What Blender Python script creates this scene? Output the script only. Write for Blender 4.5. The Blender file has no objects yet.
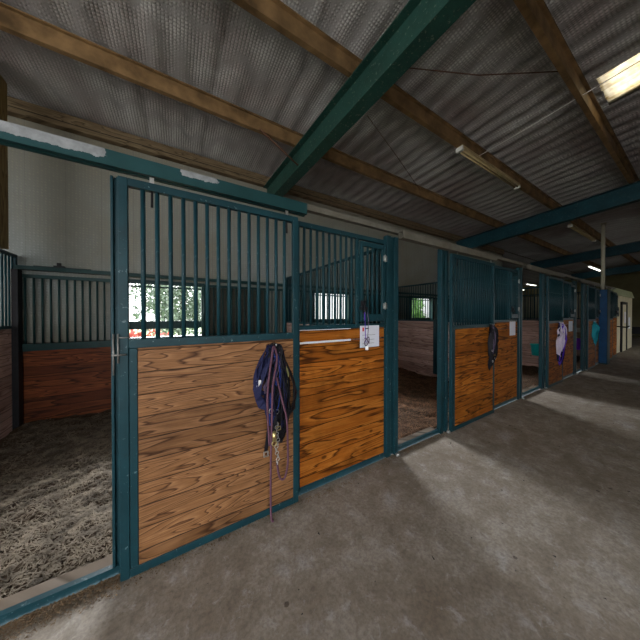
import bpy, math, random
from mathutils import Vector, Matrix, noise as mn
PI=math.pi
col=bpy.context.scene.collection
RX=5.01; RB=.07
def roofz(y): return RX-RB*y

# ------------------------------------------------------------------ materials
class N:
    def __init__(s,name):
        s.m=bpy.data.materials.new(name); s.m.use_nodes=True
        s.t=s.m.node_tree; s.b=s.t.nodes['Principled BSDF']; s.L=s.t.links.new; s.b.inputs['Specular IOR Level'].default_value=.16
    def n(s,ty,**k):
        x=s.t.nodes.new(ty)
        for a,v in k.items():
            if a in x.inputs: x.inputs[a].default_value=v
            else: setattr(x,a,v)
        return x
    def val(s,inp,v):
        if hasattr(v,'is_linked') or hasattr(v,'links'): s.L(v,inp)
        else: inp.default_value=v
    def math(s,op,a,b=0.,c=0.):
        x=s.t.nodes.new('ShaderNodeMath'); x.operation=op
        for i,v in enumerate((a,b,c)): s.val(x.inputs[i],v)
        return x.outputs[0]
    def mix(s,f,a,b,mode='MIX'):
        x=s.t.nodes.new('ShaderNodeMix'); x.data_type='RGBA'; x.blend_type=mode
        s.val(x.inputs[0],f)
        for i,v in ((6,a),(7,b)):
            if isinstance(v,(tuple,list)): v=tuple(v)+(1,) if len(v)==3 else v
            s.val(x.inputs[i],v)
        return x.outputs[2]
    def coord(s,scale=(1,1,1),kind='Object',off=None):
        c=s.t.nodes.new('ShaderNodeTexCoord'); mp=s.t.nodes.new('ShaderNodeMapping')
        mp.inputs['Scale'].default_value=scale
        s.L(c.outputs[kind],mp.inputs[0])
        if off is not None: s.L(off,mp.inputs['Location'])
        return mp.outputs[0]
    def noise(s,vec,scale,detail=4,rough=.6,dist=0,w=None):
        x=s.t.nodes.new('ShaderNodeTexNoise')
        if w is not None: x.noise_dimensions='4D'; s.val(x.inputs['W'],w)
        s.L(vec,x.inputs['Vector']); x.inputs['Scale'].default_value=scale
        x.inputs['Detail'].default_value=detail; x.inputs['Roughness'].default_value=rough
        x.inputs['Distortion'].default_value=dist
        return x.outputs[0]
    def ramp(s,f,*st):
        x=s.t.nodes.new('ShaderNodeValToRGB'); s.L(f,x.inputs[0]); e=x.color_ramp.elements
        while len(e)<len(st): e.new(.5)
        for i,(p,c) in enumerate(st):
            e[i].position=p
            if not isinstance(c,tuple): c=(c,c,c)
            e[i].color=c+(1,) if len(c)==3 else c
        return x.outputs[0]
    def bump(s,h,strength=.3,dist=.01,prev=None):
        x=s.t.nodes.new('ShaderNodeBump'); x.inputs['Strength'].default_value=strength
        x.inputs['Distance'].default_value=dist; s.L(h,x.inputs['Height'])
        if prev is not None: s.L(prev,x.inputs['Normal'])
        s.L(x.outputs[0],s.b.inputs['Normal']); return x.outputs[0]
    def set(s,c=None,r=None,met=None,spec=None):
        if c is not None: s.val(s.b.inputs['Base Color'],(tuple(c)+(1,)) if isinstance(c,(tuple,list)) and len(c)==3 else c)
        if r is not None: s.val(s.b.inputs['Roughness'],r)
        if met is not None: s.val(s.b.inputs['Metallic'],met)
        if spec is not None: s.b.inputs['Specular IOR Level'].default_value=spec
        return s.m
def simple(name,c,r=.6,met=0,var=.25,scale=12,bs=.15):
    k=N(name); v=k.coord(); n=k.noise(v,scale,4)
    d=tuple(x*(1-var) for x in c); l=tuple(min(1,x*(1+var)) for x in c)
    k.set(k.ramp(n,(.3,d),(.7,l)),r,met); k.bump(n,bs,.004); return k.m
def paint(name,c,chip=(.42,.44,.44),amt=.66):
    k=N(name); v=k.coord(); n=k.noise(v,3,5); f=k.noise(v,28,5,.7)
    c2=tuple(x*.62 for x in c)
    base=k.ramp(n,(.32,c2),(.7,c)); base=k.mix(k.ramp(k.noise(v,11,6,.75),(.5,0.),(.72,.55)),base,tuple(x*.35+.006 for x in c))
    mask=k.ramp(f,(amt,0.),(amt+.03,1.))
    k.set(k.mix(mask,base,chip),.42,.0); k.bump(f,.12,.003); return k.m
def planks(name,dark,mid,light,bh=.142,rough=.5,horiz=True,ringfreq=9.,dirt=.35,spec=.16):
    """horizontal boards: long axis x+y, stacked in z; grain is contour lines of a stretched noise"""
    k=N(name); c=k.t.nodes.new('ShaderNodeTexCoord'); sep=k.t.nodes.new('ShaderNodeSeparateXYZ'); k.L(c.outputs['Object'],sep.inputs[0])
    lon=k.math('ADD',sep.outputs[0],sep.outputs[1]); z=sep.outputs[2]
    if not horiz: lon,z=z,lon
    oi=k.t.nodes.new('ShaderNodeObjectInfo'); rnd=k.math('MULTIPLY',oi.outputs['Random'],37.)
    zi=k.math('FLOOR',k.math('DIVIDE',z,bh)); zf=k.math('FRACT',k.math('DIVIDE',z,bh))
    wn=k.t.nodes.new('ShaderNodeTexWhiteNoise'); wn.noise_dimensions='1D'; k.L(k.math('ADD',zi,rnd),wn.inputs['W']); wv=wn.outputs[0]
    cb=k.t.nodes.new('ShaderNodeCombineXYZ')
    k.val(cb.inputs[0],k.math('MULTIPLY',lon,1.05)); k.val(cb.inputs[1],k.math('MULTIPLY',z,9.5)); k.val(cb.inputs[2],k.math('MULTIPLY',wv,41.))
    n=k.noise(cb.outputs[0],1.0,2.2,.45,.35,None)
    ring=k.math('FRACT',k.math('MULTIPLY',n,k.math('MULTIPLY_ADD',wv,ringfreq,ringfreq*.55)))
    cb2=k.t.nodes.new('ShaderNodeCombineXYZ')
    k.val(cb2.inputs[0],k.math('MULTIPLY',lon,6.)); k.val(cb2.inputs[1],k.math('MULTIPLY',z,150.)); k.val(cb2.inputs[2],wv)
    fine=k.noise(cb2.outputs[0],1.,4,.6)
    g=k.ramp(ring,(0.,light),(.45,mid),(.7,mid),(.88,dark),(1.,light))
    g=k.mix(k.ramp(fine,(.35,0.),(.75,.55)),g,dark)
    # tone per board
    tone=k.ramp(wv,(0.,(.72,.68,.64)),(1.,(1.15,1.1,1.05)))
    g=k.mix(1.,g,tone,'MULTIPLY')
    # knots
    vo=k.t.nodes.new('ShaderNodeTexVoronoi'); cb3=k.t.nodes.new('ShaderNodeCombineXYZ')
    k.val(cb3.inputs[0],k.math('MULTIPLY',lon,2.6)); k.val(cb3.inputs[1],k.math('MULTIPLY',z,4.6)); k.val(cb3.inputs[2],rnd)
    k.L(cb3.outputs[0],vo.inputs['Vector']); vo.inputs['Scale'].default_value=1.
    kn=k.ramp(k.math('ADD',vo.outputs['Distance'],k.math('MULTIPLY',fine,.04)),(.07,1.),(.12,0.))
    g=k.mix(k.math('MULTIPLY',kn,.75),g,tuple(x*.3 for x in dark))
    # handling dirt
    v=k.coord(); dn=k.noise(v,2.6,5,.65)
    g=k.mix(k.ramp(dn,(.5,0.),(.75,dirt)),g,tuple(x*.55 for x in dark))
    edge=k.math('MINIMUM',zf,k.math('SUBTRACT',1.,zf))
    gap=k.ramp(edge,(.012,1.),(.034,0.))
    g=k.mix(k.math('MULTIPLY',gap,.85),g,tuple(x*.12 for x in dark))
    k.set(g,rough,spec=spec)
    hgt=k.math('ADD',k.math('MULTIPLY',fine,.12),k.math('MULTIPLY',k.math('SUBTRACT',1.,gap),1.))
    k.bump(hgt,.5,.003); return k.m
def bubble(name,c0,c1,stain,per=.028,seams=.0,rough=.45,met=.0,stain_z=None):
    k=N(name); v=k.coord(); big=k.noise(v,1.1,5,.6,.4); med=k.noise(v,7,4,.6)
    base=k.ramp(big,(.3,c0),(.7,c1))
    base=k.mix(k.ramp(k.noise(v,.55,4,.55,.3),(.42,0.),(.66,.85)),base,stain)
    if stain_z:
        sp=k.t.nodes.new('ShaderNodeSeparateXYZ'); k.L(v,sp.inputs[0])
        zz=k.math('ADD',sp.outputs[2],k.math('MULTIPLY',big,1.2))
        base=k.mix(k.ramp(k.math('DIVIDE',zz,6.),*stain_z),base,stain)
        sx=k.math('FRACT',k.math('DIVIDE',sp.outputs[0],.41))
        sm=k.ramp(k.math('ABSOLUTE',k.math('SUBTRACT',sx,.5)),(.0,.55),(.018,0.))
        base=k.mix(sm,base,(.10,.085,.06))
        dr=k.noise(k.coord((5,5,.35)),2.2,4); base=k.mix(k.ramp(dr,(.55,0.),(.8,.45)),base,(.2,.15,.09))
    base=k.mix(k.math('MULTIPLY',med,.35),base,tuple(x*.55 for x in c0))
    vo=k.t.nodes.new('ShaderNodeTexVoronoi'); vo.inputs['Scale'].default_value=1/per; vo.inputs['Randomness'].default_value=.12
    k.L(v,vo.inputs['Vector'])
    dot=k.ramp(vo.outputs['Distance'],(.25,1.),(.55,0.))
    base=k.mix(k.math('MULTIPLY',k.math('SUBTRACT',1.,dot),.6),base,tuple(x*.4 for x in c0))
    k.set(base,rough,met); b=k.bump(dot,.8,.006); k.bump(med,.3,.02,b); return k.m

M={}
TEAL=(.010,.046,.058)
M['teal']=paint('teal_paint',TEAL,(.10,.15,.16),.64)
M['teal_dark']=paint('dark_green_paint',(.012,.045,.045),(.1,.12,.12),.74)
M['blue']=paint('blue_paint',(.007,.075,.20),(.1,.2,.3),.72)
M['beam']=paint('green_beam_paint',(.020,.066,.052),(.10,.12,.09),.60)
M['beam_blue']=paint('teal_beam_paint',(.012,.060,.078),(.09,.12,.12),.61)
k=N('galvanised_track'); v=k.coord(); n=k.noise(v,9,5); a=k.noise(v,2.5,4)
k.set(k.mix(k.ramp(a,(.4,0.),(.7,.6)),k.ramp(n,(.3,(.075,.073,.058)),(.7,(.15,.145,.12))),(.12,.10,.07)),.6); k.bump(n,.2,.004); M['galv']=k.m
# painted track whose paint has peeled at its near end
k=N('peeling_track_paint'); v=k.coord(); n=k.noise(v,14,5,.65); sp=k.t.nodes.new('ShaderNodeSeparateXYZ'); k.L(v,sp.inputs[0])
teal=k.ramp(k.noise(v,3,4),(.3,(.008,.035,.036)),(.7,(.013,.052,.056)))
x=sp.outputs[0]; jit=k.math('MULTIPLY',k.math('SUBTRACT',n,.5),.16)
xx=k.math('ADD',x,jit); zz=k.math('ADD',sp.outputs[2],k.math('MULTIPLY',jit,.35))
m1=k.math('MULTIPLY',k.math('LESS_THAN',xx,-.37),k.math('GREATER_THAN',zz,2.581))
m2=k.math('MULTIPLY',k.math('MULTIPLY',k.math('GREATER_THAN',xx,.04),k.math('LESS_THAN',xx,.25)),k.math('GREATER_THAN',zz,2.60))
k.set(k.mix(k.math('MAXIMUM',m1,m2),teal,k.ramp(n,(.3,(.15,.16,.165)),(.7,(.27,.285,.29)))),.5); k.bump(n,.25,.003); M['peel']=k.m
M['wood_door']=planks('brown_pine_boards',(.05,.020,.008),(.225,.112,.046),(.31,.165,.077),.143,.55,True,11,.4)
M['wood_fix']=planks('orange_varnished_boards',(.055,.016,.003),(.33,.105,.013),(.46,.17,.026),.150,.65,True,5,.6,spec=.08)
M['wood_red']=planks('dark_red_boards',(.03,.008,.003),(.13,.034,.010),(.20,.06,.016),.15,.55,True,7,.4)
M['wood_pale']=planks('weathered_pinkish_boards',(.26,.16,.14),(.56,.39,.34),(.66,.50,.45),.14,.7,True,6,.35)
M['wood_post']=planks('yellow_wood_post',(.16,.11,.04),(.36,.27,.12),(.42,.33,.16),.3,.7,False,8,.3)
M['purlin']=simple('ochre_roof_beam_paint',(.17,.105,.048),.6,0,.55,4)
M['eave']=planks('grey_brown_timber',(.06,.045,.025),(.15,.115,.07),(.2,.16,.1),.3,.75,True,6,.4)
M['ceil']=bubble('silver_bubble_insulation',(.45,.45,.44),(.64,.635,.62),(.22,.145,.135),.036)
M['cream']=bubble('cream_bubble_insulation',(.33,.365,.345),(.46,.495,.475),(.26,.20,.09),.040,rough=.5,stain_z=((.50,0.),(.86,.8)))
M['dark_wall']=simple('dark_hall_wall',(.05,.05,.04),.8)
M['room']=simple('cream_room_wall',(.48,.44,.30),.7,0,.12,3)
M['tan_wall']=simple('dull_tan_wall',(.16,.14,.07),.8,0,.15,2)
M['room_green']=simple('pale_green_fascia',(.30,.33,.20),.7,0,.12,3)
M['dark']=simple('dark_rubber',(.012,.012,.014),.5)
M['steel']=simple('worn_steel',(.45,.45,.43),.35,.8,.2,30)
M['old_steel']=simple('dull_zinc_metal',(.16,.16,.15),.5,.5,.3,30)
M['brass']=simple('brass_metal',(.55,.45,.2),.3,.8,.15,30)
M['rust']=simple('rusty_wire',(.10,.05,.03),.7)
M['rope_white']=simple('white_rope',(.6,.6,.58),.8,0,.15,90)
M['mauve']=simple('mauve_rope',(.095,.045,.065),.85,0,.3,160,.5)
M['navy']=simple('navy_webbing',(.012,.014,.045),.7,0,.3,120,.4)
M['black_web']=simple('black_webbing',(.010,.010,.013),.6,0,.3,120,.4)
M['bright_blue']=simple('royal_blue_webbing',(.02,.045,.22),.65,0,.25,120,.4)
M['mauve_web']=simple('mauve_webbing',(.11,.08,.13),.8,0,.25,120,.4)
M['yellow_web']=simple('yellow_webbing',(.4,.38,.16),.8)
M['purple']=simple('purple_nylon',(.10,.03,.42),.5,0,.2,50)
M['white_web']=simple('pale_lilac_webbing',(.52,.46,.58),.7,0,.15,60)
M['teal_web']=simple('turquoise_webbing',(.02,.34,.42),.6,0,.2,60)
M['bucket_teal']=simple('turquoise_plastic',(.02,.75,.8),.35,0,.1,5)
M['bucket_purple']=simple('purple_plastic',(.30,.05,.95),.35,0,.1,5)
M['paper']=simple('white_card',(.62,.64,.70),.6,0,.05,4,.02)
M['ink']=simple('dark_ink',(.06,.06,.07),.7)
M['red']=simple('red_ink',(.5,.03,.04),.6)
M['pipe']=simple('cream_painted_pipe',(.42,.40,.30),.5,0,.12,4)
M['tube_house']=simple('yellowed_light_housing',(.42,.34,.18),.5,0,.2,6)
M['white_pl']=simple('white_plastic',(.7,.7,.68),.4)
M['white_metal']=simple('white_cladding',(.75,.74,.82),.6,0,.05,2)
k=N('lit_tube'); k.set((1,1,1)); k.b.inputs['Emission Color'].default_value=(1,.98,.9,1); k.b.inputs['Emission Strength'].default_value=4.; M['lit']=k.m
# concrete
k=N('stained_concrete'); v=k.coord(); a=k.noise(v,.9,6,.62,.3); b=k.noise(v,4.5,7,.68,.2); c=k.noise(v,45,4,.7)
base=k.ramp(b,(.28,(.185,.155,.12)),(.5,(.285,.25,.205)),(.72,(.38,.35,.31)))
base=k.mix(k.ramp(a,(.42,0.),(.68,.7)),base,(.16,.12,.082))
base=k.mix(k.ramp(k.noise(v,2.2,6,.7),(.56,0.),(.7,.5)),base,(.42,.42,.42))
base=k.mix(k.ramp(c,(.3,.55),(.6,0.)),base,(.10,.085,.07)); base=k.mix(k.ramp(k.noise(v,16,6,.75),(.48,0.),(.7,.55)),base,(.13,.105,.085)); base=k.mix(k.ramp(k.noise(v,9,6,.8,.5),(.56,0.),(.72,.6)),base,(.44,.43,.42))
vo=k.t.nodes.new('ShaderNodeTexVoronoi'); vo.inputs['Scale'].default_value=5.; k.L(v,vo.inputs['Vector'])
sp=k.ramp(k.math('ADD',vo.outputs['Distance'],k.math('MULTIPLY',c,.05)),(.085,1.),(.11,0.))
vo3=k.t.nodes.new('ShaderNodeTexWhiteNoise'); k.L(vo.outputs['Color'],vo3.inputs['Vector'])
base=k.mix(k.math('MULTIPLY',sp,k.ramp(vo3.outputs[0],(.5,0.),(.6,.75))),base,(.05,.035,.028))
# hairline cracks
wv=k.noise(v,1.3,3,.5,1.5); cr=k.ramp(k.math('ABSOLUTE',k.math('SUBTRACT',wv,.53)),(.0,.7),(.0022,0.))
base=k.mix(k.math('MULTIPLY',cr,k.ramp(a,(.45,0.),(.5,.2))),base,(.06,.05,.045))
k.set(base,k.ramp(b,(.3,.85),(.7,.6))); k.bump(k.math('ADD',b,k.math('MULTIPLY',c,.3)),.35,.012); M['concrete']=k.m
k=N('trampled_bedding'); v=k.coord(); a=k.noise(v,3,7,.7); b=k.noise(v,22,5,.7)
k.set(k.mix(k.ramp(b,(.35,0.),(.7,.7)),k.ramp(a,(.3,(.022,.014,.009)),(.7,(.075,.05,.032))),(.11,.075,.045)),.95); k.bump(b,.8,.03); M['bedding']=k.m
def straw_mat(name,c):
    k=N(name); v=k.coord(); n=k.noise(v,9,3); k.set(k.ramp(n,(.3,tuple(x*.25 for x in c)),(.72,c)),.8); return k.m
M['straw']=straw_mat('dry_hay',(.27,.22,.16)); M['straw_red']=straw_mat('red_brown_shavings',(.28,.15,.08)); M['chips']=straw_mat('wood_shavings',(.24,.16,.09))
M['sill']=planks('grey_threshold_timber',(.06,.045,.03),(.13,.105,.08),(.18,.155,.13),.4,.8,True,6,.4)
k=N('grass_ground'); v=k.coord(); n=k.noise(v,2,6); k.set(k.ramp(n,(.3,(.10,.16,.05)),(.7,(.2,.28,.10))),.9); M['grass']=k.m
M['bounce_ground']=simple('pale_bounce_ground',(.50,.47,.43),.9,0,.2,3)  # unseen ground, made pale to bounce daylight up to the ceiling
M['leaf']=simple('pale_green_leaves',(.16,.21,.16),.6,0,.5,3); M['leaf2']=simple('fresh_green_leaves',(.12,.24,.08),.6,0,.5,3)
M['leaf_red']=simple('reddish_leaves',(.5,.10,.09),.6,0,.5,3)
M['bark']=simple('brown_bark',(.08,.055,.04),.9)
k=N('translucent_skylight'); tr=k.n('ShaderNodeBsdfTranslucent'); tr.inputs[0].default_value=(.95,.86,.66,1)
v=k.coord((1,1,1)); sp=k.t.nodes.new('ShaderNodeSeparateXYZ'); k.L(v,sp.inputs[0]); n=k.noise(v,6,4)
tc=k.ramp(n,(.3,(.10,.065,.022)),(.6,(.20,.17,.105))); k.L(tc,tr.inputs[0])
gl=k.n('ShaderNodeBsdfTransparent'); gl.inputs[0].default_value=(.9,.85,.72,1)
ms=k.n('ShaderNodeMixShader'); ms.inputs[0].default_value=.05; k.L(tr.outputs[0],ms.inputs[1]); k.L(gl.outputs[0],ms.inputs[2])
k.L(ms.outputs[0],k.t.nodes['Material Output'].inputs[0]); M['skylight']=k.m

# ------------------------------------------------------------------ mesh builder
class MB:
    def __init__(s): s.v=[];s.f=[];s.sm=[]
    def box(s,x0,x1,y0,y1,z0,z1):
        b=len(s.v)
        for z in(z0,z1):
            for x,y in((x0,y0),(x1,y0),(x1,y1),(x0,y1)): s.v.append((x,y,z))
        for q in((0,3,2,1),(4,5,6,7),(0,1,5,4),(1,2,6,5),(2,3,7,6),(3,0,4,7)): s.f.append([b+i for i in q]); s.sm.append(False)
        return s
    def prism(s,pts,axis,a0,a1):
        """closed outline in the two other axes, extruded along axis"""
        b=len(s.v); n=len(pts)
        for a in(a0,a1):
            for p,q in pts: s.v.append({'x':(a,p,q),'y':(p,a,q),'z':(p,q,a)}[axis])
        for i in range(n): j=(i+1)%n; s.f.append([b+i,b+j,b+n+j,b+n+i]); s.sm.append(False)
        s.f.append([b+i for i in range(n)][::-1]); s.f.append([b+n+i for i in range(n)]); s.sm+=[False,False]
        return s
    def tube(s,pts,r,seg=8,rr=None,close=False):
        pts=[Vector(p) for p in pts]; n=len(pts); b=len(s.v); up=None
        for i,p in enumerate(pts):
            if close: t=pts[(i+1)%n]-pts[i-1]
            else: t=pts[min(i+1,n-1)]-pts[max(i-1,0)]
            t.normalize()
            if up is None: up=t.orthogonal().normalized()
            up=(up-t*up.dot(t)); up=up.normalized() if up.length>1e-6 else t.orthogonal().normalized()
            w=t.cross(up); R=rr[i] if rr else r
            for k in range(seg):
                a=2*PI*k/seg; s.v.append(tuple(p+(up*math.cos(a)+w*math.sin(a))*R))
        for i in range(n if close else n-1):
            for k in range(seg):
                k2=(k+1)%seg; i2=(i+1)%n
                s.f.append([b+i*seg+k,b+i*seg+k2,b+i2*seg+k2,b+i2*seg+k]); s.sm.append(True)
        if not close:
            s.f.append([b+k for k in range(seg)][::-1]); s.f.append([b+(n-1)*seg+k for k in range(seg)]); s.sm+=[False,False]
        return s
    def ring(s,c,R,r,axis='y',seg=14):
        pts=[]
        for i in range(seg):
            a=2*PI*i/seg; u,w=R*math.cos(a),R*math.sin(a)
            pts.append({'y':(c[0]+u,c[1],c[2]+w),'x':(c[0],c[1]+u,c[2]+w),'z':(c[0]+u,c[1]+w,c[2])}[axis])
        return s.tube(pts,r,6,close=True)
    def lathe(s,prof,c=(0,0,0),seg=24):
        b=len(s.v); n=len(prof)
        for r,z in prof:
            for k in range(seg):
                a=2*PI*k/seg; s.v.append((c[0]+r*math.cos(a),c[1]+r*math.sin(a),c[2]+z))
        for i in range(n-1):
            for k in range(seg):
                k2=(k+1)%seg; s.f.append([b+i*seg+k,b+i*seg+k2,b+(i+1)*seg+k2,b+(i+1)*seg+k]); s.sm.append(True)
        return s
    def ribbon(s,pts,w,th=.003,wd=None):
        """flat webbing strap along pts, width roughly along wd"""
        pts=[Vector(p) for p in pts]; n=len(pts); b=len(s.v)
        for i,p in enumerate(pts):
            t=(pts[min(i+1,n-1)]-pts[max(i-1,0)]).normalized()
            d=Vector(wd[i] if wd else (1,0,0)); d=(d-t*d.dot(t)); d=d.normalized() if d.length>1e-4 else t.orthogonal().normalized()
            q=t.cross(d)
            for a,c in((-1,-1),(1,-1),(1,1),(-1,1)): s.v.append(tuple(p+d*(a*w/2)+q*(c*th/2)))
        for i in range(n-1):
            for k in range(4):
                k2=(k+1)%4; s.f.append([b+i*4+k,b+i*4+k2,b+(i+1)*4+k2,b+(i+1)*4+k]); s.sm.append(False)
        s.f.append([b+3,b+2,b+1,b]); s.f.append([b+(n-1)*4+k for k in range(4)]); s.sm+=[False,False]
        return s
    def build(s,name,mat,parent=None,loc=None,bevel=0):
        me=bpy.data.meshes.new(name); me.from_pydata(s.v,[],s.f); me.update()
        for p,f in zip(me.polygons,s.sm): p.use_smooth=f
        me.materials.append(M[mat] if isinstance(mat,str) else mat)
        o=bpy.data.objects.new(name,me); col.objects.link(o)
        if parent: o.parent=parent
        if loc: o.location=loc
        if bevel:
            md=o.modifiers.new('bevel','BEVEL'); md.width=bevel; md.segments=2; md.limit_method='ANGLE'
        return o
def tag(o,label=None,cat=None,group=None,kind=None):
    if label: o['label']=label
    if cat: o['category']=cat
    if group: o['group']=group
    if kind: o['kind']=kind
    return o
def thing(name,label,cat,loc=(0,0,0),group=None,rz=0):
    o=bpy.data.objects.new(name,None); col.objects.link(o); o.location=loc; o.rotation_euler=(0,0,rz); o.empty_display_size=.1
    return tag(o,label,cat,group)
def struct(o): o['kind']='structure'; return o
def dup(src,parent,loc):
    c=src.copy(); col.objects.link(c); c.parent=parent; c.location=loc; return c

# ------------------------------------------------------------------ shell
XE=28.
def grid(xs,ys,zf,skip=None):
    mb=MB(); nx,ny=len(xs),len(ys)
    for x in xs:
        for y in ys: mb.v.append((x,y,zf(x,y)))
    for i in range(nx-1):
        for j in range(ny-1):
            if skip and skip((xs[i]+xs[i+1])/2,(ys[j]+ys[j+1])/2): continue
            mb.f.append([i*ny+j,(i+1)*ny+j,(i+1)*ny+j+1,i*ny+j+1]); mb.sm.append(True)
    return mb
def fr(a,b,st): 
    n=max(1,int(round((b-a)/st))); return [a+(b-a)*i/n for i in range(n+1)]
def flz(x,y): return .006*mn.noise(Vector((x*.8,y*.8,0)))
struct(grid(fr(-6.5,XE,.25),fr(-3.4,1.9,.25)+[1.93],flz).build('floor','concrete'))
sub=MB().box(-6.5,13.05,1.93,5.1,-.12,-.02); sub.box(13.05,XE,1.93,12,-.12,.0); struct(sub.build('floor','concrete'))
SK=(5.05,5.87,-2.6,.86)
def cz(x,y):
    w=math.sin(x*2*PI/.31+1.8*mn.noise(Vector((x*.9,y*.35,3))))
    w2=math.copysign(abs(w)**.7,w)
    sag=.028*math.sin(PI*((y-.97)/1.355%1))**2
    amp=(.007+.008*min(1,max(0,(x-1)/2)))*(.6+.9*max(0,mn.noise(Vector((x*.5,y*.5,8)))+.35))
    return roofz(y)+.02-amp*w2-sag*(.6+mn.noise(Vector((x*1.3,y*.8,1))))-.016*mn.noise(Vector((x*3.1,y*1.6,5)))+.012*max(0,1-abs((x/.93+.25*mn.noise(Vector((x,y*.5,2))))%1-.5)*22)
ys=fr(-3.4,-2.6,.2)+fr(-2.6,.86,.135)[1:]+fr(.86,5.1,.13)[1:]
xs=fr(-6.5,5.05,.033)+fr(5.05,5.87,.033)[1:]+fr(5.87,16,.036)[1:]+fr(16,XE,.075)[1:]
struct(grid(xs,ys,cz,lambda x,y:SK[0]<x<SK[1] and SK[2]<y<SK[3]).build('ceiling','ceil'))
struct(grid(fr(13.05,XE,.3),fr(5.1,12,.5),lambda x,y:roofz(y)-.03).build('ceiling','ceil'))
# outer roof deck keeps daylight out
rd=MB()
for a,b,c,d in((-7,SK[0],-4,5.6),(SK[1],XE+.5,-4,5.6),(SK[0],SK[1],-4,SK[2]),(SK[0],SK[1],SK[3],5.6),(13.0,XE+.5,5.6,12.3)):
    rd.prism([(c,roofz(c)+.09),(d,roofz(d)+.09),(d,roofz(d)+.13),(c,roofz(c)+.13)],'x',a,b)
struct(rd.build('ceiling','galv'))
sk=grid(fr(SK[0]-.03,SK[1]+.03,.02),fr(SK[2]-.05,SK[3]+.05,.2),lambda x,y:roofz(y)+.065+.011*math.sin(x*2*PI/.11))
tag(sk.build('skylight_panel','skylight'),'yellowed corrugated translucent skylight sheet let into the roof at upper right','skylight')
# back wall with one window opening per stall
WIN=[(-.71,.43),(2.92,4.02),(6.55,7.75),(10.15,11.3)]
WZ=(1.24,2.22); BY=5.1
def wallpart(z0,z1,mat,y0=BY,y1=BY+.12):
    mb=MB()
    if z1<=WZ[0] or z0>=WZ[1]: mb.box(-6.5,13.05,y0,y1,z0,z1)
    else:
        x=-6.5
        for a,b in WIN: mb.box(x,a,y0,y1,z0,z1); x=b
        mb.box(x,13.05,y0,y1,z0,z1)
    return mb
mb=wallpart(WZ[1],roofz(BY)+.02,'cream'); mb2=wallpart(WZ[0],WZ[1],'cream')
b=len(mb.v); mb.v+=mb2.v; mb.f+=[[i+b for i in f] for f in mb2.f]; mb.sm+=mb2.sm
struct(mb.build('wall_back','cream'))
struct(MB().box(-6.5,13.05,BY,BY+.12,-.12,WZ[0]).build('wall_back','dark_wall'))
for i,(a,b) in enumerate(WIN):
    w=MB()
    w.box(a-.04,b+.04,BY-.02,BY+.14,WZ[0]-.03,WZ[0]+.012); w.box(a-.04,b+.04,BY-.02,BY+.14,WZ[1]-.012,WZ[1]+.03)
    w.box(a-.04,a+.012,BY-.02,BY+.14,WZ[0],WZ[1]); w.box(b-.012,b+.04,BY-.02,BY+.14,WZ[0],WZ[1])
    # outer sliding shutter bars crossing the opening
    w.box(a,b,BY+.10,BY+.14,1.39,1.53); w.box(a,b,BY+.10,BY+.14,2.13,2.16)
    struct(w.build('window_%d'%(i+1),'teal_dark'))
struct(MB().box(-6.5,-6.4,1.95,BY,0,4.9).build('wall_left','dark_wall'))
# far hall, end wall
struct(MB().box(13.05,13.17,BY,12,-.1,4.7).box(13.05,XE,12,12.1,-.1,4.3).build('wall_hall','dark_wall'))
struct(MB().box(XE,XE+.1,-3.5,12,0,roofz(-3.5)).build('wall_end','tan_wall'))
# right-hand outer wall: low boarding, posts and a header, unseen, with openings set to steer the daylight
rw=MB().box(-6.5,XE,-3.5,-3.4,0,.25).box(-6.5,XE,-3.5,-3.4,3.3,5.3)
for x in (-6.5,-2.7): rw.box(x,x+.25,-3.5,-3.4,.25,3.3)
rw.box(1.2,15.5,-3.5,-3.4,.25,3.3).box(19.,XE,-3.5,-3.4,.25,3.3).box(15.5,19.,-3.5,-3.4,2.3,3.3)
struct(rw.build('wall_right','dark_wall'))

# ------------------------------------------------------------------ roof steel
for y,lb in ((5.02,None),(3.68,'ochre roof beam running just above the stalls, lowest of the ochre ones'),(2.32,'ochre roof beam that carries the old light fitting, above the stall fronts'),(.97,'ochre roof beam beside the skylight sheet'),(-.38,None),(-1.73,None)):
    if lb is None and y<5: continue
    zt=roofz(y)-.03
    if y>5:
        mb=MB().box(-6.4,13.0,y-.04,y+.07,zt-.2,zt+.0)
        tag(mb.build('eave_beam','eave'),'grey brown timber eave beam along the top of the cream back wall','beam'); continue
    prof=[(y-.045,zt),(y+.03,zt),(y+.03,zt-.2),(y+.01,zt-.2),(y+.01,zt-.012),(y-.045,zt-.012)]
    prof=[(y-.05,zt),(y+.035,zt),(y+.035,zt-.014),(y-.0,zt-.014),(y-.0,zt-.186),(y+.05,zt-.186),(y+.05,zt-.2),(y-.012,zt-.2),(y-.012,zt-.014),(y-.05,zt-.014)]
    tag(MB().prism(prof,'x',-6.4,XE-.1).build('roof_purlin','purlin'),lb,'beam','roof purlins')
def rafter(x,label,mat,skew=0.):
    r=thing('roof_rafter',label,'beam',(x,0,0),'steel rafters')
    y0,y1=-3.3,BY-.02
    def sx(y): return -skew*(y-1.47)
    def sl(dx0,dx1,o0,o1):
        m=MB(); b=0
        for y in(y0,y1):
            for dx,o in((dx0,o0),(dx1,o0),(dx1,o1),(dx0,o1)): m.v.append((sx(y)+dx,y,roofz(y)-o))
        for q in((0,1,2,3),(7,6,5,4),(0,4,5,1),(1,5,6,2),(2,6,7,3),(3,7,4,0)): m.f.append(list(q)); m.sm.append(False)
        return m
    sl(-.006,.006,.24,.63).build('web',mat,r)
    sl(-.095,.095,.225,.24).build('top_flange',mat,r)
    sl(-.095,.095,.63,.648).build('bottom_flange',mat,r)
    return r
rafter(2.03,'green painted steel roof rafter crossing above the nearest stall','beam',.085)
rafter(9.2,'teal steel roof rafter beyond the old light fitting, second from the camera','beam_blue')
rafter(16.4,'teal steel roof rafter behind the pale pole, third from the camera','beam_blue')
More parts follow.
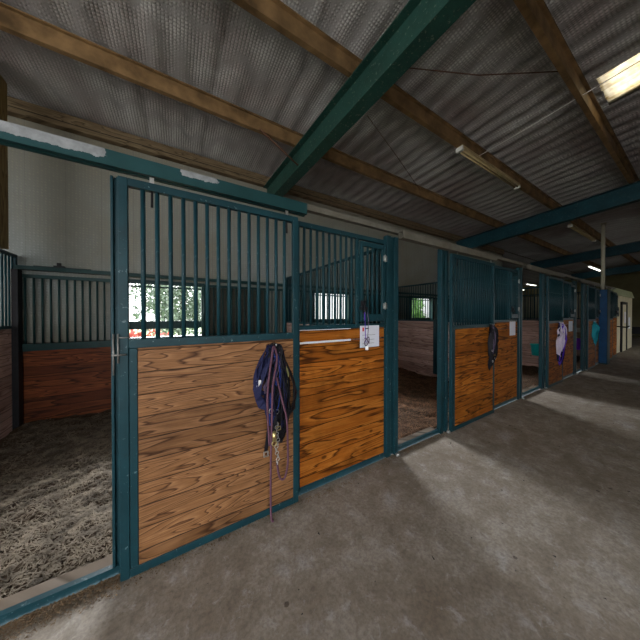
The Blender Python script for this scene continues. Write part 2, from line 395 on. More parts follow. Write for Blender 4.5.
rafter(23.6,'far roof rafter deep in the dark end of the barn','beam_blue')
# knee brace, wires, tubes
tag(MB().tube([(1.12,3.66,4.54),(1.80,3.70,4.22)],.014).build('brace_rod','rust'),'dark steel brace rod from the ochre beam down to the green rafter','rod')
tag(MB().tube([(2.10,2.03,4.60),(3.2,1.5,4.60),(4.17,1.02,4.74)],.006).build('roof_wire','rust'),'rusty dark wire stretched under the roof right of the green rafter','wire')
pts=[(4.86,2.29,4.62),(4.87,1.7,4.66),(4.90,1.2,4.72),(4.93,.46,4.80),(4.96,-.3,4.86)]
tag(MB().tube(pts,.006).build('roof_rope','rope_white'),'thin white cord crossing in front of the skylight','cord')
tag(MB().tube([(2.43,2.66,4.60),(3.5,3.0,4.52),(4.72,3.42,4.45)],.005).build('roof_wire','rust'),'thin dark diagonal wire under the roof between two ochre beams','wire')
def tubelight(x0,x1,y,z,lit,label,grp=None):
    t=thing('tube_light',label,'light',((x0+x1)/2,y,z),grp)
    L=(x1-x0)/2
    MB().prism([(-.06,0),(.06,0),(.045,.06),(-.045,.06)],'x',-L,L).build('housing','tube_house' if not lit else 'white_pl',t)
    for s in(-.025,.025): MB().tube([(-L+.05,s,-.022),(L-.05,s,-.022)],.014,8).build('tube','lit' if lit else 'tube_house',t)
    for s in(-1,1): MB().box(s*L-.025,s*L+.025,-.055,.055,-.045,.03).build('end_cap','white_pl',t)
    return t
tubelight(4.28,6.65,2.31,4.56,False,'unlit yellowed tube light fitting with a white end cap under the second ochre beam')
tubelight(11.0,14.0,2.40,4.54,False,'unlit tube light fitting past the second rafter, left of the pale pole')
tubelight(20.5,23.3,3.72,4.45,True,'lit white tube light to the left of the pale pole top')
tubelight(25.2,27.4,8.1,4.2,True,'lit white tube light seen above the third stall opening')
tubelight(24.2,25.4,8.3,3.72,True,'smaller lit white tube light, lower one above the third stall opening')
# the tube lights also need rods where they hang low
tag(MB().tube([(24.8,8.3,3.78),(24.8,8.3,4.45)],.01).build('hanging_rod','rust'),'thin rod holding the lower far tube light','rod')

# ------------------------------------------------------------------ stall fronts
Y0=1.95
barmesh={}
def barsrc(h,r):
    k=(round(h,3),r)
    if k not in barmesh:
        me=MB().tube([(0,0,0),(0,0,h)],r,10); o=me.build('bar','teal'); barmesh[k]=o.data; bpy.data.objects.remove(o)
    return barmesh[k]
def bar(parent,x,y,z0,h,r=.0135,mat=None,name='bar'):
    o=bpy.data.objects.new(name,barsrc(h,r)); col.objects.link(o); o.parent=parent; o.location=(x,y,z0); return o
ZT,ZM=2.505,1.50
def door(x0,x1,y,label,wood,nb,grp='sliding stall doors',roll=True,track_z=2.545):
    d=thing('sliding_stall_door',label,'stall door',(x0,y,0),grp); W=x1-x0
    f=MB().box(0,.048,-.02,.02,.0,ZT).box(W-.048,W,-.02,.02,.004,ZT).box(.048,W-.048,-.02,.02,ZT-.05,ZT).box(.048,W-.048,-.022,.022,ZM-.055,ZM).box(.048,W-.048,-.02,.02,.004,.06)
    f.box(.050,.092,-.018,.018,.06,ZM-.056)
    f.build('frame','teal',d,bevel=.004)
    MB().box(.093,W-.049,-.014,.014,.06,ZM-.056).build('board_panel',wood,d)
    for i in range(nb):
        bar(d,.048+(W-.096)*(i+1)/(nb+1),0,ZM,ZT-.05-ZM)
    if roll:
        for x in(.17,W-.1):
            h=MB().box(x-.012,x+.012,-.004,.004,ZT-.02,track_z+.03).tube([(x,-.012,track_z+.035),(x,.012,track_z+.035)],.02,12); h.build('roller_hanger','steel',d)
            MB().tube([(x,0,ZT-.15),(x,0,ZT-.05)],.007,8).build('hanger_bolt','dark',d)
    return d
def fixed(x0,x1,y,label,wood,nb,xf,nf,grp='fixed stall fronts with feed doors'):
    """fixed front with feeder door spanning local xf..W"""
    d=thing('stall_front_panel',label,'stall front',(x0,y,0),grp); W=x1-x0
    f=MB().box(0,.03,-.02,.02,.0,ZT).box(W-.03,W,-.02,.02,0,ZT).box(.03,W-.03,-.02,.02,ZT-.045,ZT).box(.03,W-.03,-.02,.02,ZM+.01,ZM+.055).box(.03,W-.03,-.022,.022,0,.07)
    f.box(xf,xf+.03,-.02,.02,ZM+.055,ZT-.045)
    f.build('frame','teal',d,bevel=.003)
    MB().box(.03,W-.03,-.02,.02,1.40,ZM+.01).build('top_board',wood,d)
    MB().box(.03,W-.03,-.02,.02,.07,1.385).build('board_panel',wood,d)
    for i in range(nb): bar(d,.03+(xf-.03)*(i+.8)/(nb+.6),0,ZM+.055,ZT-.1-ZM)
    # feeder door
    g=MB().box(xf+.04,xf+.075,-.045,-.01,ZM+.08,ZT-.07).box(W-.075,W-.04,-.045,-.01,ZM+.08,ZT-.07).box(xf+.075,W-.075,-.045,-.01,ZT-.12,ZT-.07).box(xf+.075,W-.075,-.045,-.01,ZM+.08,ZM+.16).build('feed_door','teal',d,bevel=.003)
    for i in range(nf): bar(g,xf+.075+(W-.15-xf)*(i+1)/(nf+1),-.028,ZM+.16,ZT-.28-ZM,name='feed_door_bar')
    for z in(ZM+.25,ZT-.22): MB().box(W-.07,W-.012,-.052,-.045,z-.03,z+.03).tube([(W-.045,-.055,z-.04),(W-.045,-.055,z+.04)],.008,8).build('hinge','steel',g)
    MB().box(xf+.01,xf+.11,-.07,-.046,ZM+.20,ZM+.235).tube([(xf+.06,-.06,ZM+.17),(xf+.06,-.085,ZM+.2),(xf+.06,-.06,ZM+.27)],.009,8).box(xf+.03,xf+.09,-.06,-.046,ZM+.24,ZM+.30).build('latch','dark',g)
    return d
def post(x0,x1,label,y=Y0,zt=2.56,mat='teal',bolt=True):
    p=thing('stall_post',label,'post',(x0,y,0),'stall front posts'); W=x1-x0
    m=MB().box(0,W*.34,-.03,.03,0,zt).box(W*.34,W*.66,-.008,.03,0,zt).box(W*.66,W,-.03,.03,0,zt)
    m.build('channel',mat,p,bevel=.004)
    if bolt: MB().lathe([(0,.03),(.022,.03),(.026,.02),(.026,0),(0,0)],(W*.8,-.06,0),12).build('floor_stop','steel',p)
    return p
# stall 1
D1=door(-.303,.915,Y0-.055,'closed sliding stall door of wide brown pine boards, nearest the camera','wood_door',14)
lt=MB().tube([(-.022,-.03,1.29),(-.022,-.03,1.54)],.005,8).tube([(.0,-.03,1.36),(.0,-.03,1.54)],.005,8).tube([(-.03,-.03,1.41),(.04,-.03,1.41)],.006,8).tube([(0,-.03,1.515),(.06,-.03,1.515)],.004,8).build('latch','old_steel',D1)
post(-.352,-.306,'slim teal door jamb post beside the brown door at the open left stall doorway',Y0+.03,2.53,bolt=False)
F1=fixed(.93,2.06,Y0+.01,'fixed stall front of dark orange boards with a feed door, nearest of its kind','wood_fix',9,.70,3)
MB().box(.03,.62,-.0225,-.02,1.383,1.402).build('pale_strip','rope_white',F1)
MB().box(.03,.62,-.0225,-.0222,1.507,1.513).build('pale_strip','rope_white',F1)
post(2.06,2.25,'dark teal channel post right of the nearest orange stall front',Y0)
# stall 2
post(3.11,3.28,'teal blue channel post at the right of the second stall doorway',Y0)
D2=door(3.29,4.56,Y0-.055,'sliding stall door of orange boards with the black halter hung on it','wood_fix',16)
F2=fixed(4.57,5.66,Y0+.01,'fixed orange stall front between the black halter and the third doorway','wood_fix',9,.70,3)
post(5.66,5.82,'dark green channel post left of the third stall doorway',Y0)
post(6.88,7.05,'blue channel post right of the doorway with the turquoise bucket',Y0)
D3=door(7.06,8.12,Y0-.055,'sliding stall door of orange boards carrying the purple and white halter','wood_fix',13)
F3=fixed(8.13,9.27,Y0+.01,'fixed orange stall front behind the purple and white halter','wood_fix',9,.70,3)
post(9.27,9.45,'dark channel post left of the doorway with the purple bucket',Y0)
post(10.12,10.35,'blue channel post right of the doorway with the purple bucket',Y0)
D4=door(10.36,11.28,Y0-.055,'sliding stall door of orange boards carrying the turquoise halter','wood_fix',14)
F4=fixed(11.29,12.07,Y0+.01,'fixed orange stall front beside the big blue column','wood_fix',6,.45,2)
post(12.49,12.66,'dark post just behind the big blue column',Y0,mat='teal_dark')
D5=door(12.68,13.8,Y0-.055,'stall door right of the big blue column','wood_fix',9)
F5=fixed(13.81,15.0,Y0+.01,'last orange stall front before the cream room','wood_fix',8,.75,3)
# blue column + pole
c=thing('blue_column','big bright blue box column standing out into the aisle','column',(12.1,0,0))
MB().box(0,.36,1.77,1.975,0,2.47).build('column_body','blue',c,bevel=.01)
MB().box(.0,.37,1.755,1.77,0,2.47).build('dark_side','teal_dark',c)  # darker sheet covering the aisle side of the column
MB().box(-.015,.375,1.75,1.985,0,.04).build('base_plate','teal_dark',c)
pp=thing('roof_pole','tall cream pole rising from the blue column to the roof','pole',(12.25,1.86,0))
MB().tube([(0,.03,2.47),(0,.03,4.70)],.048,14).build('pole','pipe',pp)
MB().box(-.07,.07,-.03,.09,4.66,4.70).build('cap_plate','pipe',pp)
# tracks and header
def track(x0,x1,mat,label,z0=2.545):
    y=Y0-.055; t=thing('door_track',label,'rail',(0,0,0),'sliding door tracks')
    m=MB().prism([(y-.035,z0),(y-.008,z0),(y-.008,z0+.006),(y-.03,z0+.006),(y-.03,z0+.085),(y+.03,z0+.085),(y+.03,z0+.006),(y+.008,z0+.006),(y+.008,z0),(y+.036,z0),(y+.036,z0+.092),(y-.035,z0+.092)],'x',x0,x1)
    m.build('rail',mat,t)
    b=MB(); x=x0+.3
    while x<x1: b.box(x-.02,x+.02,y+.03,y+.09,z0+.04,z0+.10); x+=1.2
    b.build('wall_bracket',mat,t); return t
track(-6.3,.995,'peel','teal door track with peeled pale patches above the nearest brown door')
track(2.26,4.60,'galv','bare beige door track above the second stall doorway')
track(5.84,8.15,'galv','bare beige door track above the doorway with the turquoise bucket')
track(9.46,11.7,'galv','bare beige door track above the doorway with the purple bucket')
tag(MB().box(-6.3,15.05,Y0+.035,Y0+.09,2.645,2.70).build('header_beam','galv'),'long beige header beam running above all the stall door tracks','beam')
# thresholds
def sill(x0,x1,label):
    s=thing('door_threshold',label,'threshold',(0,0,0),'stall thresholds')
    MB().box(x0,x1,Y0-.005,Y0+.005,0,.055).box(x0,x1,Y0+.005,Y0+.03,.045,.055).build('steel_edge','teal',s)
    MB().box(x0,x1,Y0+.03,Y0+.12,-.02,.05).build('timber','sill',s,bevel=.006)
sill(-1.85,.92,'teal edged grey threshold of the open nearest stall at lower left')
sill(2.26,3.10,'teal edged grey threshold of the second stall doorway')
sill(5.83,6.87,'pale threshold of the doorway with the turquoise bucket')
sill(9.46,10.1,'pale threshold of the doorway with the purple bucket')

# ------------------------------------------------------------------ partitions (run in y, facing -x)
def partition(x,y1,label,wood='wood_pale',grid_bars=True,y0=Y0+.05,zt=2.49,midpost=None,dark=False):
    p=thing('stall_partition',label,'partition',(x,y0,0),'partitions between stalls'); W=y1-y0
    tm='teal_dark' if dark else 'teal'
    MB().box(-.02,.02,.0,W,-.02,1.46).build('board_panel',wood,p)
    MB().box(-.022,.022,0,W,1.46,1.50).box(-.02,.02,0,W,zt-.04,zt).box(-.02,.02,0,.04,1.5,zt-.04).box(-.02,.02,W-.04,W,1.5,zt-.04).build('frame',tm,p,bevel=.003)
    if grid_bars:
        n=int(W/.075); src=barsrc(zt-.04-1.5,.011)
        for i in range(n):
            o=bpy.data.objects.new('bar',src); col.objects.link(o); o.parent=p; o.location=(0,.04+(W-.08)*(i+.5)/n,1.5)
    if midpost: MB().box(-.06,-.02,midpost-.05,midpost+.05,.0,1.52).build('mid_post',tm,p)
    MB().box(-.09,-.02,.05,W-.02,-.02,.10).build('kick_board',wood,p)
    return p
partition(-1.93,BY-.03,'teal barred partition at the far left edge beside the open stall')
partition(2.17,BY-.03,'barred partition behind the nearest orange stall front')
partition(5.78,BY-.03,'pinkish weathered board partition seen through the second stall doorway',midpost=1.70)
partition(9.42,BY-.03,'pinkish board partition behind the turquoise bucket')
partition(13.0,BY-.03,'board partition behind the purple bucket')

# back-wall grilles and lining boards, one set per stall
def backset(x0,x1,win,words,lab2):
    g=thing('window_grille','dark green barred grille along the back wall of '+words,'grille',(x0,BY-.10,0),'back wall grilles'); W=x1-x0
    MB().box(0,W,-.015,.015,2.17,2.22).box(0,W,-.02,.02,1.135,1.235).box(0,.04,-.015,.015,1.235,2.17).box(W-.04,W,-.015,.015,1.235,2.17).build('frame','teal_dark',g)
    n=min(60,int(W/.085)); src=barsrc(.935,.013)
    for i in range(n):
        xx=.04+(W-.08)*(i+.5)/n
        if win[0]+.02<x0+xx<win[1]-.02: continue
        o=bpy.data.objects.new('bar',src); col.objects.link(o); o.parent=g; o.location=(xx,0,1.235); o.material_slots[0].link='OBJECT'; o.material_slots[0].material=M['teal_dark']
    MB().box(0,W,-.05,.03,2.28,2.335).build('upper_rail','teal_dark',g)
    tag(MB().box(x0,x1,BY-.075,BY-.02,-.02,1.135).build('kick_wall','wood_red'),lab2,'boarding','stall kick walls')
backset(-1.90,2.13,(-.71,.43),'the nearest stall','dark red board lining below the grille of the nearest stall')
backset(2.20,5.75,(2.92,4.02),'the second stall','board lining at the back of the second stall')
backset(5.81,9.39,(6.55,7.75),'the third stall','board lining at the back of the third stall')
# shutter panel hung beside the first window (cream sheet in a dark frame)
s=thing('window_shutter','slid open dark shutter hanging right of the bright back window','shutter',(1.05,BY-.04,0))
MB().box(-.58,.62,-.012,.012,1.27,2.2).build('sheet','dark_wall',s)
MB().box(-.6,-.55,-.02,.014,1.25,2.22).box(.6,.65,-.02,.014,1.25,2.22).box(-.55,.6,-.02,.014,1.25,1.28).box(-.55,.6,-.02,.014,2.19,2.22).build('shutter_frame','teal_dark',s)
# timber corner posts
tag(MB().box(-1.99,-1.86,4.3,4.74,2.50,roofz(4.6)-.05).build('corner_board','wood_post'),'yellowish vertical timber board above the far left partition','board')
tag(MB().box(-1.90,-1.84,BY-.22,BY-.11,-.02,2.27).build('corner_post','dark'),'dark corner post at the back left of the open stall','post')
br=thing('wall_bracket','small dark bracket with dirt sitting on the grille rail of the open stall','bracket',(-1.48,BY-.10,2.337))
MB().box(-.05,.06,-.03,.03,0,.03).box(-.02,.02,-.015,.015,.03,.075).box(-.25,.35,-.02,.0,0,.012).build('bracket_body','dark',br)

# ------------------------------------------------------------------ bedding
random.seed(5)
def bedz(x,y,s):
    e=min(1,max(0,(y-2.05)/.3))
    return .0+.035*e+.05*e*mn.noise(Vector((x*1.6,y*1.6,s)))+.035*e*mn.noise(Vector((x*5,y*5,s+3)))+.02*mn.noise(Vector((x*14,y*14,s)))
def bed(x0,x1,s,label,nst,smat,pile=0.):
    def zf(x,y):
        z=bedz(x,y,s)+.0
        b=min(1,max(0,(y-3.6)/1.4)); z+=pile*b*b*(.8+.3*mn.noise(Vector((x*1.5,y,s))))
        return z
    o=grid(fr(x0,x1,.05),fr(Y0+.12,BY-.08,.05),zf).build('stall_bedding','bedding'); tag(o,label,'bedding','stall bedding','stuff')
    m=MB()
    for i in range(nst):
        x=random.uniform(x0+.08,x1-.08); y=random.uniform(Y0+.13,BY-.2)
        n=mn.noise(Vector((x*1.4,y*1.4,s+9)))
        if random.random()>.92+.7*n: continue
        L=random.uniform(.010,.036); a=random.uniform(0,PI); w=random.uniform(.0016,.0036); t=random.uniform(-.35,.35)
        dx,dy=math.cos(a)*L,math.sin(a)*L; px,py=-math.sin(a)*w,math.cos(a)*w; z=zf(x,y)+.012+random.random()*.018; b=len(m.v)
        k=random.uniform(-.3,.3)*L
        m.v+=[(x-dx-px,y-dy-py,z-t*L),(x-dx+px,y-dy+py,z-t*L),(x+px+k*py/w,y+py-k*px/w,z+.004),(x-px+k*py/w,y-py-k*px/w,z+.004),(x+dx+px,y+dy+py,z+t*L),(x+dx-px,y+dy-py,z+t*L)]
        m.f+=[[b,b+1,b+2,b+3],[b+3,b+2,b+4,b+5]]; m.sm+=[False,False]
    tag(m.build('loose_hay',smat),'loose dry strands lying on '+label.split(' covering')[0],'hay','loose hay','stuff')
bed(-1.88,2.07,1.,'deep grey brown hay bedding covering the nearest stall floor',75000,'straw',.10)
bed(2.24,5.68,20.,'dark trampled bedding covering the second stall floor',40000,'straw_red',.03)
bed(5.84,9.32,40.,'brown bedding covering the third stall floor',3000,'straw_red',.03)
bed(9.48,12.90,60.,'brown bedding covering the fourth stall floor',1000,'straw_red',.03)
def chips(x0,x1,y0,y1,n,label):
    m=MB()
    for i in range(n):
        x=random.uniform(x0,x1); y=y1-abs(random.gauss(0,(y1-y0)/2.2)); 
        if y<y0: continue
        s_=random.uniform(.002,.008); b=len(m.v); z=.006
        vs=[Vector((random.uniform(-1,1),random.uniform(-1,1),random.uniform(0,1)))*s_ for _ in range(4)]
        m.v+=[tuple(Vector((x,y,z))+q) for q in vs]; m.f+=[[b,b+1,b+2],[b,b+2,b+3],[b,b+3,b+1],[b+1,b+3,b+2]]; m.sm+=[False]*4
    tag(m.build('spilled_shavings','chips'),label,'shavings','spilled shavings','stuff')
chips(-1.9,-.3,Y0-.16,Y0-.01,9000,'spilled shavings in front of the lower left threshold')
chips(-.3,2.06,Y0-.16,Y0-.078,1500,'thin line of shavings along the foot of the nearest brown door')
chips(2.0,3.3,Y0-.10,Y0-.01,1300,'shavings in front of the second stall threshold')
chips(5.7,7.2,Y0-.10,Y0-.01,700,'shavings in front of the third stall threshold')
# stray debris pieces on the aisle
m=MB()
for i in range(300):
    x=random.uniform(-.6,9); y=random.uniform(.1,1.85); s_=random.choice((.003,.004,.005,.008,.014)); b=len(m.v)
    vs=[Vector((random.uniform(-1,1),random.uniform(-1,1),random.uniform(0,.7)))*s_ for _ in range(4)]
    m.v+=[tuple(Vector((x,y,.008))+q) for q in vs]; m.f+=[[b,b+1,b+2],[b,b+2,b+3],[b,b+3,b+1],[b+1,b+3,b+2]]; m.sm+=[False]*4
tag(m.build('floor_debris','dark'),'dark crumbs and specks scattered over the concrete aisle','debris',None,'stuff')

# ------------------------------------------------------------------ halters
def loop(cx,w,top,bot,y,skew,rnd,n=18):
    """teardrop loop hanging from (cx,top)"""
    pts=[];wd=[]
    for i in range(n+1):
        a=PI*i/n*2-PI  # -pi..pi ; starts at top
        t=(1+math.cos(a))/2     # 0 top .. 1 bottom
        x=cx+math.sin(a)*w*(.35+.65*t)+skew*t
        z=top-(top-bot)*t
        x+=.016*rnd.uniform(-1,1)*t; yy=y-.014-.030*math.sin(t*PI)*(1.2 if a>0 else .5)+.008*rnd.uniform(-1,1)
        pts.append((x,yy,z)); wd.append((math.cos(2*a*rnd.uniform(.2,.6)),math.sin(a*1.1)*.9,.2))
    return pts,wd
def halter(label,loc,H,W,straps,seed,rings=3,knots=2):
    rnd=random.Random(seed)
    h=thing('horse_halter',label,'halter',loc,'halters hung on stall doors')
    MB().tube([(0,.012,.02),(0,-.02,.015),(0,-.045,0),(0,-.05,.02)],.006,8).build('hook','steel',h)
    for (mat,w,l,sk,wid,dy) in straps:
        p,wd=loop(rnd.uniform(-.02,.02)*W/.1,w*W,0.,-l*H,dy,sk*W,rnd)
        MB().ribbon(p,wid,.004,wd).build('strap',mat,h)
    for i in range(rings):
        MB().ring((rnd.uniform(-.5,.5)*W,-.05,-rnd.uniform(.45,.95)*H),.018,.0035).build('ring','steel',h)
    for i in range(knots):
        x,z=rnd.uniform(-.5,.4)*W,-rnd.uniform(.6,.95)*H
        MB().box(x-.02,x+.02,-.062,-.056,z-.016,z-.011).box(x-.02,x+.02,-.062,-.056,z+.011,z+.016).box(x-.02,x-.015,-.062,-.056,z-.016,z+.016).box(x+.015,x+.02,-.062,-.056,z-.016,z+.016).build('buckle','brass',h)
    return h
st=[('navy',.75,.55,-.25,.045,0),('black_web',.45,.95,.15,.045,.006),('navy',.55,.85,.35,.05,-.004),('black_web',.3,1.0,.4,.04,.004),('navy',.5,.7,-.1,.05,.008),('black_web',.6,.62,.35,.05,-.008),
    ('bright_blue',.25,.8,-.25,.022,-.018),('black_web',.35,.8,.55,.05,.0),('black_web',.2,.98,-.3,.035,.0),('navy',.3,.9,.05,.06,-.004),('bright_blue',.12,.42,.2,.02,-.024),('black_web',.5,.75,.1,.06,.004),('mauve_web',.22,.46,-.55,.025,-.016),('navy',.85,.48,-.1,.04,.004),('black_web',.6,.9,.3,.05,.002),('black_web',.5,.7,.5,.07,-.012),('black_web',.35,.95,.1,.08,-.006),('navy',.6,.6,-.35,.07,-.01),('black_web',.5,.5,.1,.08,-.016)]
H1=halter('navy and black webbing halter hung on the nearest brown door',(.69,Y0-.082,1.40),.80,.20,st,3,2,1)
MB().box(-.155,-.11,-.035,-.03,-.31,-.26).build('white_tag','white_pl',H1)
MB().ribbon([(-.05,-.03,-.60),(-.065,-.04,-.68),(-.075,-.04,-.76),(-.085,-.035,-.84)],.028,.004).build('strap','black_web',H1)
MB().box(-.105,-.065,-.045,-.038,-.875,-.868).box(-.105,-.098,-.045,-.038,-.868,-.84).box(-.072,-.065,-.045,-.038,-.868,-.84).box(-.105,-.065,-.045,-.038,-.84,-.833).build('buckle','steel',H1)
MB().ribbon([(.09,-.04,-.18),(.105,-.05,-.24),(.098,-.05,-.29),(.108,-.045,-.34)],.012,.003).build('strap','yellow_web',H1)
# lead rope on the first door
lr=thing('lead_rope','long dull mauve lead rope with a chain end hanging to the floor','rope',(.655,Y0-.12,0))
def spl(P,n=8):
    out=[]; P=[Vector(p) for p in P]
    for i in range(len(P)-1):
        a=P[max(i-1,0)];b=P[i];c=P[i+1];d=P[min(i+2,len(P)-1)]
        for k in range(n):
            t=k/n; out.append(tuple(.5*((2*b)+(c-a)*t+(2*a-5*b+4*c-d)*t*t+(3*b-a-3*c+d)*t**3)))
    out.append(tuple(P[-1])); return out
MB().tube(spl([(-.03,-.03,.62),(-.05,-.04,1.0),(-.02,-.05,1.30),(.01,-.02,1.40),(.03,-.04,1.30),(-.01,-.055,1.1),(-.018,-.05,.8),(-.015,-.02,.5),(-.012,-.005,.2),(-.01,-.01,.03),(-.004,-.04,.012)]),.0085,10).build('rope','mauve',lr)
MB().tube(spl([(.03,-.03,1.15),(.075,-.045,.95),(.11,-.045,.8),(.125,-.03,.6),(.13,-.02,.42),(.10,-.02,.31),(.06,-.02,.33),(.035,-.02,.45)]),.0085,10).build('loop_end','mauve',lr)
ch=MB()
for i in range(13):
    z=.46+i*.026; x=.037+.008*math.sin(i*1.1)
    ch.ring((x,-.02,z),.014,.0032,'y' if i%2 else 'x',10)
ch.build('chain','steel',lr)
MB().tube([(-.005,-.07,.67),(-.005,-.07,.74)],.016,10).ring((-.005,-.07,.65),.018,.004).build('snap_clip','brass',lr)
bk=[('black_web',.5,.95,.05,.05,0),('black_web',.4,.7,-.1,.06,.004),('black_web',.6,.9,.2,.05,-.006),('black_web',.3,1.0,-.1,.05,.006),('black_web',.55,.45,.0,.07,0),('black_web',.35,.6,.1,.06,-.01),('black_web',.3,.85,.3,.06,0),('mauve_web',.1,.7,-.15,.012,-.02)]
H2=halter('black halter with a steel ring hung on the second stall door',(4.40,Y0-.082,1.48),.72,.14,bk,8,3,1)
pu=[('white_web',.35,.72,-.55,.11,-.01),('white_web',.3,.65,-.1,.09,.004),('purple',.5,1.0,.2,.05,0),('purple',.4,.65,.3,.10,-.012),('navy',.5,.9,.0,.06,.004),('white_web',.25,.45,.45,.08,-.02),('purple',.7,.75,.4,.05,-.006),('navy',.3,1.0,.45,.04,.004)]
H3=halter('purple and white halter on the third stall door',(7.78,Y0-.082,1.45),1.0,.26,pu,12,1,1)
te=[('teal_web',.4,.7,-.1,.10,0),('teal_web',.5,.9,.1,.06,-.006),('teal_web',.3,.6,.3,.12,.004),('teal_web',.2,1.0,.5,.05,-.01)]
H4=halter('turquoise halter hung beside the big blue column',(10.98,Y0-.082,1.42),.72,.22,te,14,1,0)
# small hanging items seen on the second door in photo
cd=thing('key_lanyard','purple and pink cord with small white tag hanging from the nearest feed door latch','lanyard',(1.70,Y0-.075,0))
MB().tube(spl([(-.018,0,1.68),(-.022,-.01,1.6),(-.02,-.012,1.5),(-.01,-.012,1.36)]),.0035,8).build('cord','purple',cd)
MB().tube(spl([(.018,0,1.68),(.024,-.01,1.6),(.02,-.012,1.48),(.005,-.012,1.36)]),.0035,8).build('cord','mauve_web',cd)
MB().tube(spl([(-.03,-.012,1.41),(.0,-.02,1.39),(.02,-.014,1.36),(-.02,-.02,1.33),(-.03,-.014,1.37),(.02,-.02,1.42),(.03,-.015,1.35)]),.005,8).build('knot','mauve_web',cd)
MB().lathe([(0,0),(.016,0),(.018,.02),(.014,.04),(0,.045)],(.0,-.014,1.285),12).build('white_tag','white_pl',cd)
# notice cards
def card(x,z0,z1,w,y,label,lines):
    c=thing('notice_card',label,'card',(x,y,z0),'notice cards on the stall fronts'); h=z1-z0
    MB().box(0,w,-.004,.002,0,h).build('sheet','paper',c,bevel=.002)
    if lines:
        MB().box(.03,.05,-.0055,-.004,h-.06,h-.02).build('red_mark','red',c)
        m=MB().box(.065,.12,-.0055,-.004,h-.038,h-.026)
        for q in(.10,.15,.19): m.box(.03,w-.04-q*.2,-.0052,-.004,h-q-.003,h-q)
        m.build('writing','ink',c)
    return c
card(1.665,1.30,1.535,.275,Y0-.022,'white card with a red mark and lines of small writing on the nearest orange front',True)
card(5.27,1.26,1.52,.24,Y0-.022,'blank looking white card on the second orange front',False)
card(8.78,1.20,1.47,.32,Y0-.022,'small white card at the right end of the third orange front',False)
# buckets
def bucket(x,y,z,mat,label,r=.14,h=.30):
    b=thing('bucket',label,'bucket',(x,y,z))
    MB().lathe([(0,.0),(r*.75,.0),(r,h),(r+.012,h),(r+.012,h-.02),(r+.002,h-.02),(r-.004,h-.004),(r*.75-.006,.01),(0,.01)]).build('pail',mat,b)
    MB().tube(spl([(0,-r,h-.02),(0,-r*.7,h+.09),(0,0,h+.13),(0,r*.7,h+.09),(0,r,h-.02)]),.004).build('handle','steel',b)
    MB().tube([(r+.12,0,h+.12),(0,0,h+.125)],.006).build('hook','steel',b)
    return b
bucket(9.12,2.66,.44,'bucket_teal','turquoise plastic bucket hung in the third stall',.15,.33)
bucket(12.60,2.56,.36,'bucket_purple','purple plastic bucket hung in the fourth stall',.18,.40)
tag(MB().box(12.90,12.97,2.52,2.75,.98,1.14).build('salt_block_holder','white_pl',bevel=.01),'small white holder above the purple bucket','holder')
# a few dark things on the first door's neighbours: teal strap at second opening
# ------------------------------------------------------------------ cream room at the end of the stalls
r=MB().box(15.05,19.6,2.06,2.16,0,2.45).box(15.05,15.15,2.16,BY,0,2.45).box(19.5,19.6,2.16,BY,0,2.45)
struct(r.build('wall_room','room'))
struct(MB().prism([(2.0,2.45),(2.2,2.45),(2.2,2.76),(2.08,2.76)],'x',15.0,19.7).build('trim_1','room_green'))
struct(MB().box(15.0,19.7,2.1,BY,2.45,2.5).build('ceiling_room','room'))
dr=MB().box(16.6,16.72,2.0,2.07,0,2.15).box(17.75,17.87,2.0,2.07,0,2.15).box(16.6,17.87,2.0,2.07,2.08,2.2)
struct(dr.build('door_1','dark'))
struct(MB().box(16.72,17.75,2.03,2.058,0,2.08).build('door_2','room'))
tag(MB().box(16.02,16.3,2.045,2.058,1.55,1.95).build('framed_notice','dark'),'small dark framed notice on the cream room wall left of its door','frame')
tag(MB().box(17.30,17.55,2.01,2.032,1.25,1.75).build('white_panel','paper'),'tall white panel on the cream room door','notice')  # plain thin white upright panel on the door
tag(MB().box(18.5,18.95,2.04,2.058,.95,1.5).build('white_panel','paper'),'white panel on the cream wall right of the door','notice')
tag(MB().tube([(15.6,2.06,1.15),(15.6,1.75,1.12),(15.62,1.7,1.18)],.02).build('saddle_rack','dark'),'small dark rack arm on the cream room wall','rack')
ch=thing('far_chair','dark chair far off at the right edge beyond the cream room','chair',(21.6,2.15,0))
MB().box(-.22,.22,-.22,.22,.43,.48).build('seat','dark',ch,bevel=.01); MB().box(.18,.22,-.22,.22,.55,.95).build('backrest','dark',ch,bevel=.01)
for a,b in((-.2,-.2),(.2,-.2),(-.2,.2),(.2,.2)): MB().tube([(a,b,0),(a,b,.55 if a>0 else .43)],.016).build('leg','dark',ch)

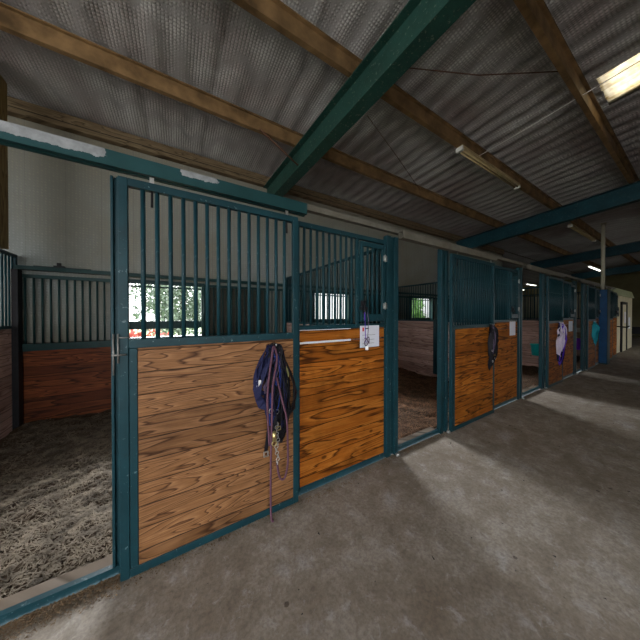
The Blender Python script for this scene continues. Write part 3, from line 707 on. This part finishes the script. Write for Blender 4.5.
# ------------------------------------------------------------------ outdoors behind the windows
struct(MB().box(-40,60,BY+.12,60,-.3,-.15).build('ground','grass'))
struct(MB().box(-40,60,-60,-3.5,-.3,-.15).box(-40,-6.5,-3.5,BY+.12,-.3,-.15).build('ground','bounce_ground'))  # out of view, added as a pale bounce surface for the barn interior
def tree(x,y,h,rad,mat,label,n,low=.15,seed=1):
    rnd=random.Random(seed); t=thing('tree',label,'tree',(x,y,-.15),'trees outside the windows')
    MB().tube([(0,0,0),(.1,0,h*.4),(0,.1,h*.7)],.15,10,rr=[.2,.13,.06]).build('trunk','bark',t)
    m=MB()
    for i in range(n):
        d=Vector((rnd.gauss(0,1),rnd.gauss(0,1),rnd.gauss(0,1))).normalized()*rad*rnd.uniform(.35,1.)
        p=Vector((d.x,d.y,h*.5+d.z*h*.5/rad)); 
        if p.z<low: continue
        if mn.noise(p*1.1+Vector((x,y,0)))<-.28: continue
        s_=rnd.uniform(.05,.11); q=[Vector((rnd.uniform(-1,1),rnd.uniform(-1,1),rnd.uniform(-1,1)))*s_ for _ in range(3)]; b=len(m.v)
        m.v+=[tuple(p+a) for a in q]+[tuple(p+q[0]+q[1]-q[2])]; m.f+=[[b,b+2,b+1],[b,b+1,b+3]]; m.sm+=[False]*2
    m.build('foliage',mat,t); return t
tree(-4.6,17,6,2.4,'leaf','pale green tree left of the first back window view',13000,.3,1)
tree(.2,15.5,5.5,2.3,'leaf','pale green tree in the middle of the first back window',13000,.3,2)
tree(4.4,19.5,6.5,2.3,'leaf','pale green tree behind the shutter side of the first window',13000,.3,3)
tree(9.1,7.3,3.4,.75,'leaf2','bright green tree seen through the second stall doorway window',4500,.2,4)
tree(-1.0,9.5,1.35,1.2,'leaf_red','low reddish shrub outside the first back window',900,.6,5)
w=thing('white_shed','white clad shed seen through the windows behind the barred fronts','shed',(5.4,10,-.15))
MB().box(0,3.6,0,3,0,3.2).build('wall','white_metal',w); 
m=MB()
for i in range(13): m.box(i*.3-.01,i*.3+.01,-.02,0,0,3.2)
m.build('cladding_rib','steel',w)
MB().prism([(-.2,3.2),(3.2,3.2),(1.5,3.9)],'x',-.2,3.8).build('roof','galv',w)
w=thing('white_trailer','white trailer seen through the far window of the third stall','trailer',(10.1,7.2,-.15))
MB().box(0,2.7,0,1.5,.5,3.1).build('body','white_metal',w,bevel=.08)
for a in(.6,2.0): MB().tube([(a,-.02,.38),(a,.22,.38)],.38,20).build('wheel','dark',w)

# ------------------------------------------------------------------ light
sc=bpy.context.scene
wd=bpy.data.worlds.new('World'); sc.world=wd; wd.use_nodes=True
nt=wd.node_tree; bg=nt.nodes['Background']
bg.inputs[0].default_value=(.96,.97,1.,1); bg.inputs[1].default_value=5.2
sun=bpy.data.lights.new('sun','SUN'); sun.energy=32.; sun.angle=math.radians(38); sun.color=(.93,.96,1)
so=bpy.data.objects.new('sun',sun); col.objects.link(so)
dirv=Vector((-.22,-1,-.47)); so.rotation_euler=dirv.to_track_quat('-Z','Y').to_euler()
# camera
f=237.; al=math.atan((711-320)/f)
cam=bpy.data.cameras.new('Camera'); cam.sensor_width=36; cam.sensor_fit='HORIZONTAL'; cam.lens=f/640*36
cam.clip_start=.02; cam.clip_end=300
pitch=math.radians(.45)
cam.shift_y=-((320-314)-math.tan(pitch)*f)/640
co=bpy.data.objects.new('Camera',cam); col.objects.link(co); co.location=(0,0,1.66)
co.rotation_euler=(PI/2-pitch,0,al-PI/2)
sc.camera=co
sc.view_settings.view_transform='Standard'; sc.view_settings.look='None'; sc.view_settings.gamma=1; sc.view_settings.exposure=.13; sc.view_settings.use_curve_mapping=False
